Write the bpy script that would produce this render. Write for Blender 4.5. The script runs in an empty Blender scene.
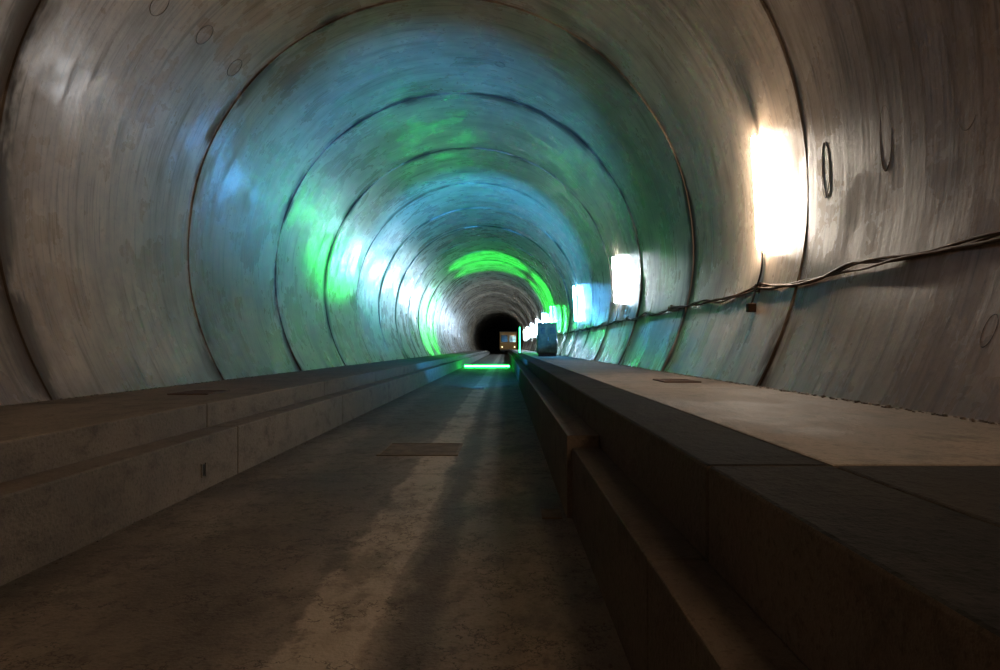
import bpy, bmesh, math, random
from mathutils import Vector
random.seed(4)
R=4.06; CX=-1.04; CZ=1.57
Y0=6.67; L=4.07
FZ=-1.2
YB=-9.6; YF=165.0
scene=bpy.context.scene
col=scene.collection
scene.view_settings.view_transform='Standard'
try: scene.view_settings.look='Medium High Contrast'
except Exception: pass
scene.view_settings.exposure=-0.3

# ---------------- node helpers ----------------
class NT:
    def __init__(s,name):
        s.m=bpy.data.materials.new(name); s.m.use_nodes=True
        s.t=s.m.node_tree; s.n=s.t.nodes; s.l=s.t.links
        s.b=s.n['Principled BSDF']
        s.co=s.n.new('ShaderNodeTexCoord').outputs['Object']
    def val(s,sock,v):
        if isinstance(v,(int,float)): sock.default_value=v
        elif isinstance(v,(tuple,list)):
            sock.default_value=tuple(v) if len(v)==len(sock.default_value) else tuple(v)+(1,)
        else: s.l.new(v,sock)
    def math(s,op,a,b=0.0,c=0.0,clamp=False):
        n=s.n.new('ShaderNodeMath'); n.operation=op; n.use_clamp=clamp
        s.val(n.inputs[0],a); s.val(n.inputs[1],b); s.val(n.inputs[2],c)
        return n.outputs[0]
    def mapping(s,scale,loc=(0,0,0)):
        n=s.n.new('ShaderNodeMapping'); s.l.new(s.co,n.inputs[0])
        n.inputs['Scale'].default_value=scale; n.inputs['Location'].default_value=loc
        return n.outputs[0]
    def noise(s,scale=(1,1,1),detail=4,rough=.55,loc=(0,0,0),dist=0,S=1.0):
        n=s.n.new('ShaderNodeTexNoise'); s.l.new(s.mapping(scale,loc),n.inputs['Vector'])
        n.inputs['Scale'].default_value=S; n.inputs['Detail'].default_value=detail
        n.inputs['Roughness'].default_value=rough; n.inputs['Distortion'].default_value=dist
        return n.outputs['Fac']
    def ramp(s,v,a,b,c=0.0,d=1.0,smooth=True):
        n=s.n.new('ShaderNodeMapRange'); n.interpolation_type='SMOOTHSTEP' if smooth else 'LINEAR'
        s.val(n.inputs[0],v); s.val(n.inputs[1],a); s.val(n.inputs[2],b); s.val(n.inputs[3],c); s.val(n.inputs[4],d)
        return n.outputs[0]
    def mix(s,f,a,b,mode='MIX'):
        n=s.n.new('ShaderNodeMix'); n.data_type='RGBA'; n.blend_type=mode
        s.val(n.inputs[0],f); s.val(n.inputs[6],a); s.val(n.inputs[7],b)
        return n.outputs[2]
    def sep(s):
        n=s.n.new('ShaderNodeSeparateXYZ'); s.l.new(s.co,n.inputs[0]); return n.outputs
    def bump(s,h,strength,dist=.02,prev=None):
        n=s.n.new('ShaderNodeBump'); n.inputs['Strength'].default_value=strength
        n.inputs['Distance'].default_value=dist; s.l.new(h,n.inputs['Height'])
        if prev is not None: s.l.new(prev,n.inputs['Normal'])
        return n.outputs[0]
    def out(s,c,r,nrm=None,metal=0.0,spec=.5):
        s.val(s.b.inputs['Base Color'],c); s.val(s.b.inputs['Roughness'],r)
        if nrm is not None: s.l.new(nrm,s.b.inputs['Normal'])
        s.b.inputs['Metallic'].default_value=metal
        s.val(s.b.inputs['Specular IOR Level'],spec)
        return s.m

def mat_lining():
    s=NT('lining_concrete')
    x,y,z=s.sep()
    u=s.math('DIVIDE',s.math('ADD',y,-Y0+L*50),L)
    fr=s.math('FRACT',u)
    dj=s.math('MULTIPLY',s.math('SUBTRACT',.5,s.math('ABSOLUTE',s.math('SUBTRACT',fr,.5))),L)
    n1=s.noise((.9,.9,.9),4,.6)
    n2=s.noise((.35,.5,.35),3,.55,(5,2,1))
    streak=s.noise((.6,6.5,.6),5,.62,(1,7,3))
    streak2=s.noise((1.0,20,1.0),4,.6,(9,2,3))
    fine=s.noise((16,16,16),3,.7)
    c=s.mix(s.ramp(n1,.3,.7),(.30,.218,.155),(.45,.352,.268))
    c=s.mix(s.ramp(n2,.35,.65,0,.5),c,(.54,.43,.33))
    c=s.mix(s.ramp(streak,.46,.78,0,.65),c,(.13,.09,.062))
    c=s.mix(s.ramp(streak2,.48,.75,0,.6),c,(.11,.077,.053))
    c=s.mix(s.ramp(fine,.52,.76,0,.35),c,(.11,.082,.06))
    wn=s.n.new('ShaderNodeTexWhiteNoise'); wn.noise_dimensions='1D'
    s.l.new(s.math('FLOOR',u),wn.inputs['W'])
    tone=s.ramp(wn.outputs['Value'],0,1,.78,1.12,False)
    cc=s.n.new('ShaderNodeCombineColor')
    for i in range(3): s.l.new(tone,cc.inputs[i])
    c=s.mix(1.0,c,cc.outputs[0],'MULTIPLY')
    nj=s.noise((.5,1.1,.5),5,.65,(3,3,8))
    # seepage is heavier on the damp (-x) flank of the tunnel
    wet=s.ramp(x,-4.8,-1.5,.20,0)
    djn=s.math('SUBTRACT',s.math('ADD',dj,s.math('MULTIPLY',s.math('SUBTRACT',nj,.50),-3.8)),wet)
    st=s.ramp(djn,-.20,.22,.85,0)
    st=s.math('MULTIPLY',st,s.ramp(dj,.02,.45,1,0))
    c=s.mix(st,c,(.05,.034,.023))
    st2=s.ramp(dj,.006,.018,.25,0)
    c=s.mix(st2,c,(.05,.036,.026))
    dr=s.noise((.35,2.2,.35),5,.65,(21,4,3),dist=.3)
    drm=s.ramp(dr,.50,.78,0,.55)
    c=s.mix(drm,c,(.085,.06,.042))
    bl=s.noise((1.1,1.1,1.1),5,.65,(11,14,3),dist=.2)
    c=s.mix(s.ramp(bl,.48,.80,0,.4),c,(.11,.08,.059))
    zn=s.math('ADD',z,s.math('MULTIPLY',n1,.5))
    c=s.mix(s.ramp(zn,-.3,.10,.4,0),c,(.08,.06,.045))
    dirt=s.math('MAXIMUM',st,s.math('MAXIMUM',drm,s.ramp(streak,.5,.75,0,.6)))
    r=s.ramp(bl,.35,.65,.20,.36)
    r=s.math('ADD',r,s.math('MULTIPLY',dirt,.30))
    sp=s.math('MULTIPLY',s.math('SUBTRACT',1.0,s.math('MULTIPLY',dirt,.8)),.60)
    b=s.bump(s.math('ADD',s.math('MULTIPLY',streak,.5),s.math('ADD',s.math('MULTIPLY',bl,.35),s.math('MULTIPLY',n1,.7))),.24,.03)
    b=s.bump(fine,.12,.01,b)
    return s.out(c,r,b,spec=sp)

def mat_concrete(name,a,b_,rough=.75,strip=False,seed=0,spec=.35):
    s=NT(name); x,y,z=s.sep()
    n1=s.noise((1.1,.7,1.1),4,.65,(seed,2,3))
    n2=s.noise((5,3,5),5,.7,(seed+4,2,3))
    fine=s.noise((40,40,40),3,.7,(seed,0,0))
    c=s.mix(s.ramp(n1,.3,.68),a,b_)
    c=s.mix(s.ramp(n2,.48,.72,0,.6),c,tuple(v*.45 for v in a))
    c=s.mix(s.ramp(fine,.5,.7,0,.5),c,tuple(v*.5 for v in a))
    if strip:
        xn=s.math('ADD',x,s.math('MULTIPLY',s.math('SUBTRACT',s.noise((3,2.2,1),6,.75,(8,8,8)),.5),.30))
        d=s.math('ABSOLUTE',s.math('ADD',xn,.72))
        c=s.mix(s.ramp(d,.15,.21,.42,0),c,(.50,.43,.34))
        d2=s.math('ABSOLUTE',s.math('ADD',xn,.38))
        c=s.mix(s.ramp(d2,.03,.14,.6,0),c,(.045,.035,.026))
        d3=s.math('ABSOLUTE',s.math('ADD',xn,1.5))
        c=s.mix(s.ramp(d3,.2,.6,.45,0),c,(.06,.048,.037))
        cr=s.math('ABSOLUTE',s.math('SUBTRACT',s.noise((1.6,1.6,1.6),6,.7,(2,9,1)),.5))
        c=s.mix(s.ramp(cr,.0,.009,.7,0),c,(.02,.016,.012))
        bl=s.noise((1.6,1.1,1),6,.72,(7,1,1))
        c=s.mix(s.ramp(bl,.50,.64,0,.5),c,(.06,.049,.039))
        sp=s.noise((9,7,9),4,.7,(3,5,1))
        c=s.mix(s.ramp(sp,.55,.70,0,.5),c,(.045,.036,.027))
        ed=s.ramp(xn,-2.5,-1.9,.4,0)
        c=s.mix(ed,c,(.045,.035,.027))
        for yj in (6.3,14.4,22.6,30.7):
            dd=s.math('ABSOLUTE',s.math('SUBTRACT',y,yj))
            c=s.mix(s.ramp(dd,.008,.02,.5,0),c,(.03,.024,.018))
    b=s.bump(s.math('ADD',n2,s.math('MULTIPLY',fine,.4)),.6,.025)
    return s.out(c,s.ramp(n1,.3,.7,rough-.12,min(1,rough+.1)),b,spec=spec)

def mat_plain(name,c,r=.5,metal=0,var=.4):
    s=NT(name); n=s.noise((6,6,6),3,.6)
    cc=s.mix(s.ramp(n,.35,.7),c,tuple(v*(1-var) for v in c))
    return s.out(cc,r,None,metal)
def mat_emit(name,c,e):
    s=NT(name); s.b.inputs['Base Color'].default_value=(*c,1)
    s.b.inputs['Emission Color'].default_value=(*c,1); s.b.inputs['Emission Strength'].default_value=e
    return s.m

M_l=mat_lining()
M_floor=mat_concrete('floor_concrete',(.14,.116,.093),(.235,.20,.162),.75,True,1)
M_kerb=mat_concrete('kerb_concrete',(.13,.109,.09),(.20,.17,.142),.8,False,5)
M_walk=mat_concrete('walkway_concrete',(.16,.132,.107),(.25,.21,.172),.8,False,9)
M_shade=mat_concrete('shaded_walkway_concrete',(.022,.019,.017),(.036,.032,.027),.9,False,9,.12)  # shade on the nearest slabs painted in as a darker walkway concrete
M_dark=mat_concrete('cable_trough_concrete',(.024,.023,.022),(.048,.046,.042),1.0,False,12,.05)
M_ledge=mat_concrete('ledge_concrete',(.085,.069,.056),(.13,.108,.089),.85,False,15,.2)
M_bench=mat_concrete('bench_concrete',(.11,.089,.072),(.165,.137,.112),.85,False,19,.2)
M_groove=mat_plain('joint_dirt',(.035,.03,.025),.9)
M_port=mat_plain('port_edge_grout',(.13,.10,.078),.7)
M_black=mat_plain('black_rubber',(.02,.018,.017),.5)
M_cable=mat_plain('dusty_cable_sheath',(.14,.09,.058),.7)
M_rust=mat_plain('rusty_steel',(.14,.08,.05),.6,.4)
M_steel=mat_plain('grey_steel',(.25,.26,.26),.45,.6)
M_white=mat_plain('lamp_housing_paint',(.6,.6,.58),.4)
M_cab=mat_plain('cabinet_paint',(.12,.085,.04),.7)
M_yel=mat_plain('yellow_paint',(.36,.25,.09),.5)
M_glass=mat_plain('dark_window_glass',(.02,.025,.03),.1)

# ---------------- mesh helpers ----------------
def mesh_obj(name,verts,faces,mats,fm=None,smooth=False,parent=None):
    me=bpy.data.meshes.new(name); me.from_pydata(verts,[],faces)
    for m in mats: me.materials.append(m)
    if fm: me.polygons.foreach_set('material_index',fm)
    if smooth: me.polygons.foreach_set('use_smooth',[True]*len(me.polygons))
    me.update()
    o=bpy.data.objects.new(name,me); col.objects.link(o)
    if parent: o.parent=parent
    return o
def fix_normals(o):
    bm=bmesh.new(); bm.from_mesh(o.data); bmesh.ops.recalc_face_normals(bm,faces=bm.faces); bm.to_mesh(o.data); bm.free()
def add_box(V,F,FM,x0,x1,y0,y1,z0,z1,mi=0):
    b=len(V)
    V+= [(x0,y0,z0),(x1,y0,z0),(x1,y1,z0),(x0,y1,z0),(x0,y0,z1),(x1,y0,z1),(x1,y1,z1),(x0,y1,z1)]
    for f in ((0,3,2,1),(4,5,6,7),(0,1,5,4),(1,2,6,5),(2,3,7,6),(3,0,4,7)):
        F.append(tuple(b+i for i in f)); FM.append(mi)
def boxes(name,lst,mats,parent=None,bev=0.0):
    V,F,FM=[],[],[]
    for t in lst:
        add_box(V,F,FM,*t[:6],t[6] if len(t)>6 else 0)
    o=mesh_obj(name,V,F,mats,FM,parent=parent)
    if bev:
        md=o.modifiers.new('bevel','BEVEL'); md.width=bev; md.segments=2; md.limit_method='ANGLE'
    return o
def empty(name):
    e=bpy.data.objects.new(name,None); col.objects.link(e); return e
def tube(name,pts,r,mat,parent=None,res=2):
    cu=bpy.data.curves.new(name,'CURVE'); cu.dimensions='3D'; cu.bevel_depth=r; cu.bevel_resolution=res; cu.use_fill_caps=True
    sp=cu.splines.new('POLY'); sp.points.add(len(pts)-1)
    for p,q in zip(sp.points,pts): p.co=(*q,1)
    cu.materials.append(mat)
    o=bpy.data.objects.new(name,cu); col.objects.link(o)
    if parent: o.parent=parent
    return o
def extrude_profile(name,prof,segs,mats,top_mats=None,bev=.012,near=None):
    V,F,FM=[],[],[]
    n=len(prof)
    for (a,b) in segs:
        base=len(V)
        V+=[(x,a,z) for x,z in prof]+[(x,b,z) for x,z in prof]
        for i in range(n):
            j=(i+1)%n
            mi=top_mats[i] if top_mats else 0
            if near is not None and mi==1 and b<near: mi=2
            F.append((base+i,base+j,base+n+j,base+n+i)); FM.append(mi)
        F.append(tuple(base+i for i in range(n))[::-1]); FM.append(0)
        F.append(tuple(base+n+i for i in range(n))); FM.append(0)
    o=mesh_obj(name,V,F,mats,FM)
    fix_normals(o)
    if bev:
        md=o.modifiers.new('bevel','BEVEL'); md.width=bev; md.segments=2; md.limit_method='ANGLE'
    return o
def wx(z,side,inset=0.0):
    d=math.sqrt((R-inset)**2-(z-CZ)**2); return CX+side*d

# ---------------- lining ----------------
def build_lining():
    V,F=[],[]
    A0=math.radians(-47); A1=math.radians(227); NA=180
    k0=int(math.floor((YB-Y0)/L)); k1=int(math.ceil((YF-Y0)/L))
    for k in range(k0,k1):
        ya=Y0+k*L; off=random.uniform(-.008,.008)
        g=.004
        st=[(ya-g,.022),(ya-g*.2,.022),(ya+g*.6,.009),(ya+g*1.6,0)]+[(ya+L*f,.014*f) for f in (.2,.4,.6,.8)]+[(ya+L-g*1.8,.014),(ya+L-g,.019),(ya+L-g,.022)]
        base=len(V)
        ph=random.uniform(0,6)
        for (yy,dr) in st:
            for i in range(NA+1):
                a=A0+(A1-A0)*i/NA
                r=R+off+dr+.006*math.sin(5*a+ph)+.004*math.sin(13*a+ph*2)
                V.append((CX+r*math.cos(a),yy,CZ+r*math.sin(a)))
        for j in range(len(st)-1):
            for i in range(NA):
                p=base+j*(NA+1)+i
                F.append((p,p+NA+1,p+NA+2,p+1))
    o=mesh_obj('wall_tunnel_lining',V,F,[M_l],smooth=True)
    md=o.modifiers.new('es','EDGE_SPLIT'); md.split_angle=math.radians(35)
    return o
build_lining()

def joints(off,ya=YB,yb=112,gap=.012,step=L):
    out=[]; 
    k=math.floor((ya-off)/step)
    y=off+k*step
    while y<yb:
        a=max(y+gap/2,ya); b=min(y+step-gap/2,yb)
        if b-a>.1: out.append((a,b))
        y+=step
    return out
JO=2.2
boxes('floor',[(-2.9,.75,YB,YF,FZ-.3,FZ)]+[(-3.9,2.0,YB,YF,FZ-.42,FZ-.02,1)]+[(-3.75,-2.9,112.0,YF,FZ-.3,FZ),(.75,1.7,112.0,YF,FZ-.3,FZ)],[M_floor,M_groove])

def arcpts(side,z0,z1,n=6):
    return [(wx(z0+(z1-z0)*i/n,side,-.03),z0+(z1-z0)*i/n) for i in range(n+1)]
zl=-.53
prof=[(-2.80,FZ-.05),(-2.80,zl)]+arcpts(-1,zl,FZ-.05)
extrude_profile('concrete_walkway',prof,joints(JO),[M_kerb,M_walk],[0,1]+[0]*7)
extrude_profile('concrete_kerb',[(-2.53,FZ-.05),(-2.53,-.75),(-2.794,-.75),(-2.794,FZ-.05)],joints(JO+.05),[M_kerb])
zr=-.39
prof=[(1.085,FZ-.05),(1.085,zr)]+arcpts(1,zr,FZ-.05)
extrude_profile('concrete_walkway',prof,joints(JO),[M_ledge,M_walk,M_shade],[0,1]+[0]*7,near=2.5)
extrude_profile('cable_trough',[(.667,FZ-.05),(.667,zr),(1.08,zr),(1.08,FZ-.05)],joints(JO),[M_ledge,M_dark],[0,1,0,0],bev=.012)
extrude_profile('concrete_bench',[(.435,FZ-.02),(.435,-.62),(.664,-.62),(.664,FZ-.02)],joints(JO+2.45,4.68,112),[M_bench],bev=.006)
extrude_profile('concrete_step',[(.47,FZ-.02),(.47,-.70),(.664,-.70),(.664,FZ-.02)],joints(JO,YB,4.66),[M_ledge],bev=.008)

def debris(name,side,z,ya,yb,n,smin,smax,xw=.12,xabs=None):
    V,F=[],[]
    for _ in range(n):
        y=ya+(yb-ya)*random.random()**1.6; s=random.uniform(smin,smax)
        if xabs is None: x=wx(z,side)-side*(abs(random.gauss(0,xw))+.01)
        else: x=xabs+side*abs(random.gauss(0,xw))
        b=len(V); a0=random.random()*6
        m=6
        for i in range(m):
            a=a0+i*2*math.pi/m; rr=s*random.uniform(.6,1.2)
            V.append((x+rr*math.cos(a),y+rr*math.sin(a)*1.3,z-.002))
        for i in range(m):
            a=a0+i*2*math.pi/m; rr=s*random.uniform(.3,.7)
            V.append((x+rr*math.cos(a),y+rr*math.sin(a)*1.3,z+s*random.uniform(.35,.7)))
        for i in range(m):
            j=(i+1)%m; F.append((b+i,b+j,b+m+j,b+m+i))
        F.append(tuple(b+m+i for i in range(m)))
    return mesh_obj(name,V,F,[M_port])
debris('concrete_rubble',1,zr,1.5,30,900,.004,.020,.03)
debris('concrete_rubble',-1,zl,1.5,30,500,.004,.018,.04)
debris('concrete_rubble',1,FZ,1,25,260,.003,.012,.05,xabs=-2.53)
debris('concrete_rubble',-1,FZ,1,25,160,.003,.012,.05,xabs=.43)

def grate(x0,x1,y0,y1,z,name,mat=M_rust):
    e=empty(name)
    L1=[(x0,x1,y0,y0+.03,z,z+.012),(x0,x1,y1-.03,y1,z,z+.012),(x0,x0+.03,y0+.03,y1-.03,z,z+.012),(x1-.03,x1,y0+.03,y1-.03,z,z+.012)]
    boxes('frame',L1,[mat],e)
    n=max(4,int((y1-y0)/.05)); S=[]
    for i in range(n):
        yy=y0+.035+(y1-y0-.07)*i/n; S.append((x0+.03,x1-.03,yy,yy+.034,z+.001,z+.009))
    boxes('slats',S,[mat],e)
    boxes('pit',[(x0+.02,x1-.02,y0+.02,y1-.02,z,z+.002)],[M_groove],e)
M_plate=mat_plain('worn_steel_plate',(.16,.12,.08),.8,0)
grate(-1.42,-.52,7.35,8.25,FZ,'drain_cover',M_plate)
grate(-1.30,-.62,19,19.7,FZ,'drain_cover',M_plate)
grate(-3.75,-3.3,7.4,8.0,zl,'drain_cover')
grate(1.75,2.15,7.3,7.9,zr,'drain_cover')
grate(.26,.40,4.65,4.9,FZ,'drain_cover',M_plate)
boxes('drain_outlet',[(-2.532,-2.526,5.56,5.62,-1.08,-.985,0),(-2.53,-2.522,5.545,5.56,-1.09,-.975,1),(-2.53,-2.522,5.62,5.635,-1.09,-.975,1)],[M_black,M_kerb])

def cap(y,ang,ry,rz,name='grout_port_ring'):
    V,F=[],[]; n=40; m=6
    for i in range(n):
        t=2*math.pi*i/n
        for j in range(m):
            p=2*math.pi*j/m
            yy=y+(ry+.004*math.cos(p))*math.cos(t); aa=ang+(rz+.004*math.cos(p))*math.sin(t)/R; r=R+.009-.003*math.sin(p)
            V.append((CX+r*math.cos(aa),yy,CZ+r*math.sin(aa)))
    for i in range(n):
        for j in range(m):
            F.append((i*m+j,((i+1)%n)*m+j,((i+1)%n)*m+(j+1)%m,i*m+(j+1)%m))
    mesh_obj(name,V,F,[M_port],smooth=True)
def cap_px(px,py,ry,rz):
    dx=(px-505)/667; dz=-(py-347)/667
    a=dx*dx+dz*dz; b=-2*(dx*CX+dz*CZ); c=CX*CX+CZ*CZ-R*R
    t=(-b+math.sqrt(b*b-4*a*c))/(2*a)
    cap(t,math.atan2(dz*t-CZ,dx*t-CX),ry,rz)
for p in ((205,35,.13,.15),(235,68,.13,.15),(107,205,.1,.2),(53,185,.1,.22),(885,138,.08,.26),(825,170,.07,.26),(966,90,.12,.26),(988,330,.05,.1),(160,5,.13,.15),(500,65,.1,.1)): cap_px(*p)

# ---------------- cable ----------------
ZC=.68
def cable(name,phase,r,dz,ya,yb,dx,mat):
    pts=[]; y=ya
    while y<yb:
        hook=(y-7.65)/2.035
        sag=-.045*abs(math.sin(math.pi*hook))-.02*math.sin(y*2.1+phase)-.012*math.sin(y*5.3+phase*2)
        z=ZC+dz+sag
        x=wx(z,1)-(dx+.012*math.sin(y*3.7+phase))
        pts.append((x,y,z)); y+=.12 if y<30 else .5
    return tube(name,pts,r,mat)
cable('power_cable',0,.014,0,YB+.5,112,.012,M_cable)
cable('power_cable',1,.011,.012,YB+.5,112,.018,M_cable)
cable('power_cable',2,.010,-.010,YB+.5,80,.022,M_rust)
for i in range(-3,14):
    y=7.65+i*2.035*2
    e=empty('cable_hook')
    x=wx(ZC,1)
    boxes('bracket',[(x-.05,x+.04,y-.015,y+.015,ZC-.05,ZC-.04),(x-.055,x-.045,y-.015,y+.015,ZC-.05,ZC+.03),(x-.01,x+.05,y-.02,y+.02,ZC-.08,ZC+.06)],[M_rust],e)
e=empty('cable_junction_box')
x=wx(.5,1)
boxes('box',[(x-.11,x-.02,7.57,7.66,.40,.50)],[M_rust],e,.01)
tube('lead',[(x-.06,7.61,.50),(wx(.6,1)-.05,7.63,.6),(wx(.7,1)-.03,7.7,.72)],.012,M_black,e)

# ---------------- lamps ----------------
def lamp(y,colr,E,z0=1.02,z1=2.55,name='fluorescent_or_fill_tube_lamp',rad=.02,side=1,ins=.11,dys=(-.04,.04)):
    e=empty(name)
    def P(z,i_): 
        a=math.atan2(z-CZ,math.sqrt(R*R-(z-CZ)**2)); r=R-i_
        return (CX+side*r*math.cos(a),y,CZ+r*math.sin(a))
    m=mat_emit('tube_light_%d'%int(y),colr,E)
    p=Vector(P(z0+.05,ins)); q=Vector(P(z1-.05,ins))
    for dy in dys:
        o=Vector((0,dy,0)); tube('tube',[tuple(p+o),tuple(q+o)],rad,m,e,res=1)
    p=Vector(P(z0,.02)); q=Vector(P(z1,.02)); d=(q-p).normalized(); nrm=Vector((d.z,0,-d.x))
    V=[];F=[]
    for c in (p,q):
        for a,b in ((-.012,-.012),(.012,-.012),(.012,.012),(-.012,.012)):
            V.append(tuple(c+Vector((0,a,0))+nrm*b))
    F=[(0,1,2,3),(7,6,5,4),(0,4,5,1),(1,5,6,2),(2,6,7,3),(3,7,4,0)]
    o=mesh_obj('housing',V,F,[M_white],parent=e); fix_normals(o)
    for zz in (z0+.03,z1-.03):
        for dy in dys:
            a=Vector(P(zz,.01)); b=Vector(P(zz,ins+.01)); a.y+=dy; b.y+=dy
            tube('socket',[tuple(a),tuple(b)],.010,M_white,e)
    pts=[]
    for i in range(9):
        zz=z0-(z0-ZC)*i/8; q=P(zz,.02); pts.append((q[0],y-.05*math.sin(i/8*3.1),q[2]))
    tube('lead',pts,.010,M_black,e)
WARM=(1.0,.74,.50)
lamp(-1.6,WARM,270,z0=3.0,z1=4.3)  # unseen warm fill tube, added behind camera for the near walls
lamp(-1.6,WARM,100,z0=3.0,z1=4.3,side=-1)  # second unseen fill tube, added on the opposite wall
lamp(7.7,(1.0,.88,.74),480,z0=1.08,z1=2.48,ins=.06,rad=.022,dys=(0,))
lamp(17.5,(.85,.93,1.0),210,z0=1.12,z1=2.42)
lamp(27.3,(.14,.50,1.0),450)
lamp(41,(.03,1.0,.10),480)
lamp(50,(.30,.62,1.0),800)
lamp(60,(.6,.82,1.0),950)
lamp(72,(.6,.82,1.0),1050)
lamp(86,(.6,.82,1.0),1050)
lamp(100,(.6,.82,1.0),900)

m_g=mat_emit('green_led',(.02,1,.10),75)
e=empty('green_led_bar')
tube('led_tube',[(-2.3,38,FZ+.11),(.25,38,FZ+.11)],.05,m_g,e,1)
boxes('feet',[(-2.2,-2.12,37.95,38.05,FZ,FZ+.07),(.05,.13,37.95,38.05,FZ,FZ+.07)],[M_black],e)
e=empty('green_led_bar')
tube('led_tube',[(.86,39,zr+.06),(.86,39,zr+1.55)],.03,mat_emit('green_led_dim',(.05,1,.3),10),e,1)
boxes('base',[(.76,.96,38.9,39.1,zr,zr+.05)],[M_black],e,.01)

def spot(name,loc,target,power,colr,ang,blend,rad=.15):
    l=bpy.data.lights.new(name,'SPOT'); l.energy=power; l.color=colr; l.spot_size=math.radians(ang); l.spot_blend=blend; l.shadow_soft_size=rad
    o=bpy.data.objects.new(name,l); col.objects.link(o); o.location=loc
    o.rotation_euler=(Vector(target)-Vector(loc)).to_track_quat('-Z','Y').to_euler(); return o
BL=(.05,.40,1.0)
spot('blue_fill_spot',(-.6,8.5,-.9),(-1.9,17,4.5),5600,BL,72,.9)  # unseen blue spots without fixtures, added to tint the vault
spot('blue_fill_spot',(-.6,18,-.9),(-1.4,28,4.5),9000,BL,80,.8)
GR=(.03,1,.10)
for yy in (42,46.5):  # green spots added in mid-air, no fixture, to form the lit ring
    for tgt,pw in (((-1.0,yy,6),3400),((-5,yy,1.4),4200),((3,yy,2.6),4200)):
        spot('green_fill_spot',(-1.0,yy,.6),tgt,pw,GR,66,.3,.05)
spot('green_fill_spot',(2.6,41,1.8),(-5.0,20,2.2),5600,GR,6.0,1.0,.1)  # added narrow spot that strengthens the green patch on the far wall

# ---------------- cabinet on walkway ----------------
e=empty('electrical_cabinet')
cx0,cx1,cy0,cy1=1.35,2.15,27.5,28.3; cz=zr
boxes('body',[(cx0,cx1,cy0,cy1,cz+.12,cz+1.35)],[M_cab],e,.02)
boxes('plinth',[(cx0+.04,cx1-.04,cy0+.04,cy1-.04,cz,cz+.12)],[M_black],e)
boxes('doors',[(cx0+.03,(cx0+cx1)/2-.01,cy0-.02,cy0,cz+.16,cz+1.3),((cx0+cx1)/2+.01,cx1-.03,cy0-.02,cy0,cz+.16,cz+1.3)],[M_cab],e,.006)
boxes('louvres',[(cx0+.1,cx0+.3,cy0-.03,cy0-.02,cz+.95+.05*i,cz+.975+.05*i) for i in range(5)]+[(cx1-.3,cx1-.1,cy0-.03,cy0-.02,cz+.95+.05*i,cz+.975+.05*i) for i in range(5)],[M_black],e)
boxes('handle',[(1.77,1.79,cy0-.05,cy0-.02,cz+.65,cz+.8)],[M_steel],e)
boxes('roof_cap',[(cx0-.03,cx1+.03,cy0-.04,cy1+.03,cz+1.35,cz+1.39)],[M_cab],e,.008)

# ---------------- works train at the far end ----------------
e=empty('works_locomotive')
ty=118; tx=.6
boxes('chassis',[(tx-1.5,tx+1.5,ty,ty+6,FZ+.45,FZ+.75)],[M_black],e,.03)
boxes('cab',[(tx-1.55,tx+1.55,ty+.1,ty+2.4,FZ+.75,FZ+3.8)],[M_yel],e,.08)
boxes('hood',[(tx-.95,tx+.95,ty+2.4,ty+5.8,FZ+.75,FZ+2.1)],[M_yel],e,.08)
boxes('windows',[(tx-1.3,tx-.15,ty+.07,ty+.11,FZ+2.1,FZ+3.3),(tx+.15,tx+1.3,ty+.07,ty+.11,FZ+2.1,FZ+3.3)],[M_glass],e)
boxes('roof',[(tx-1.65,tx+1.65,ty-.05,ty+2.55,FZ+3.8,FZ+3.9)],[M_steel],e,.03)
m=mat_emit('headlamp_glass',(1,.85,.5),3)
boxes('headlamps',[(tx-1.2,tx-1.0,ty+.05,ty+.1,FZ+1.1,FZ+1.3),(tx+1.0,tx+1.2,ty+.05,ty+.1,FZ+1.1,FZ+1.3)],[m],e)
for sx in (-.8,.8):
    for yy in (1.2,4.6):
        tube('wheel',[(tx+sx-.07,ty+yy,FZ+.4),(tx+sx+.07,ty+yy,FZ+.4)],.4,M_steel,e)
spot('locomotive_fill_spot',(1.5,110,2.5),(tx,118,.6),500,(1,.62,.2),50,.6)  # added warm spot without fixture, brightens the locomotive front

# ---------------- world, camera ----------------
w=bpy.data.worlds.new('tunnel_dark'); scene.world=w; w.use_nodes=True
w.node_tree.nodes['Background'].inputs[0].default_value=(.5,.45,.4,1)
w.node_tree.nodes['Background'].inputs[1].default_value=0.0
cam=bpy.data.cameras.new('camera'); co=bpy.data.objects.new('camera',cam); col.objects.link(co)
cam.sensor_width=36; cam.lens=24; co.location=(0,0,0); co.rotation_euler=(math.pi/2,0,0)
cam.shift_x=-.005; cam.shift_y=.012; cam.clip_end=400; cam.clip_start=.05
scene.camera=co
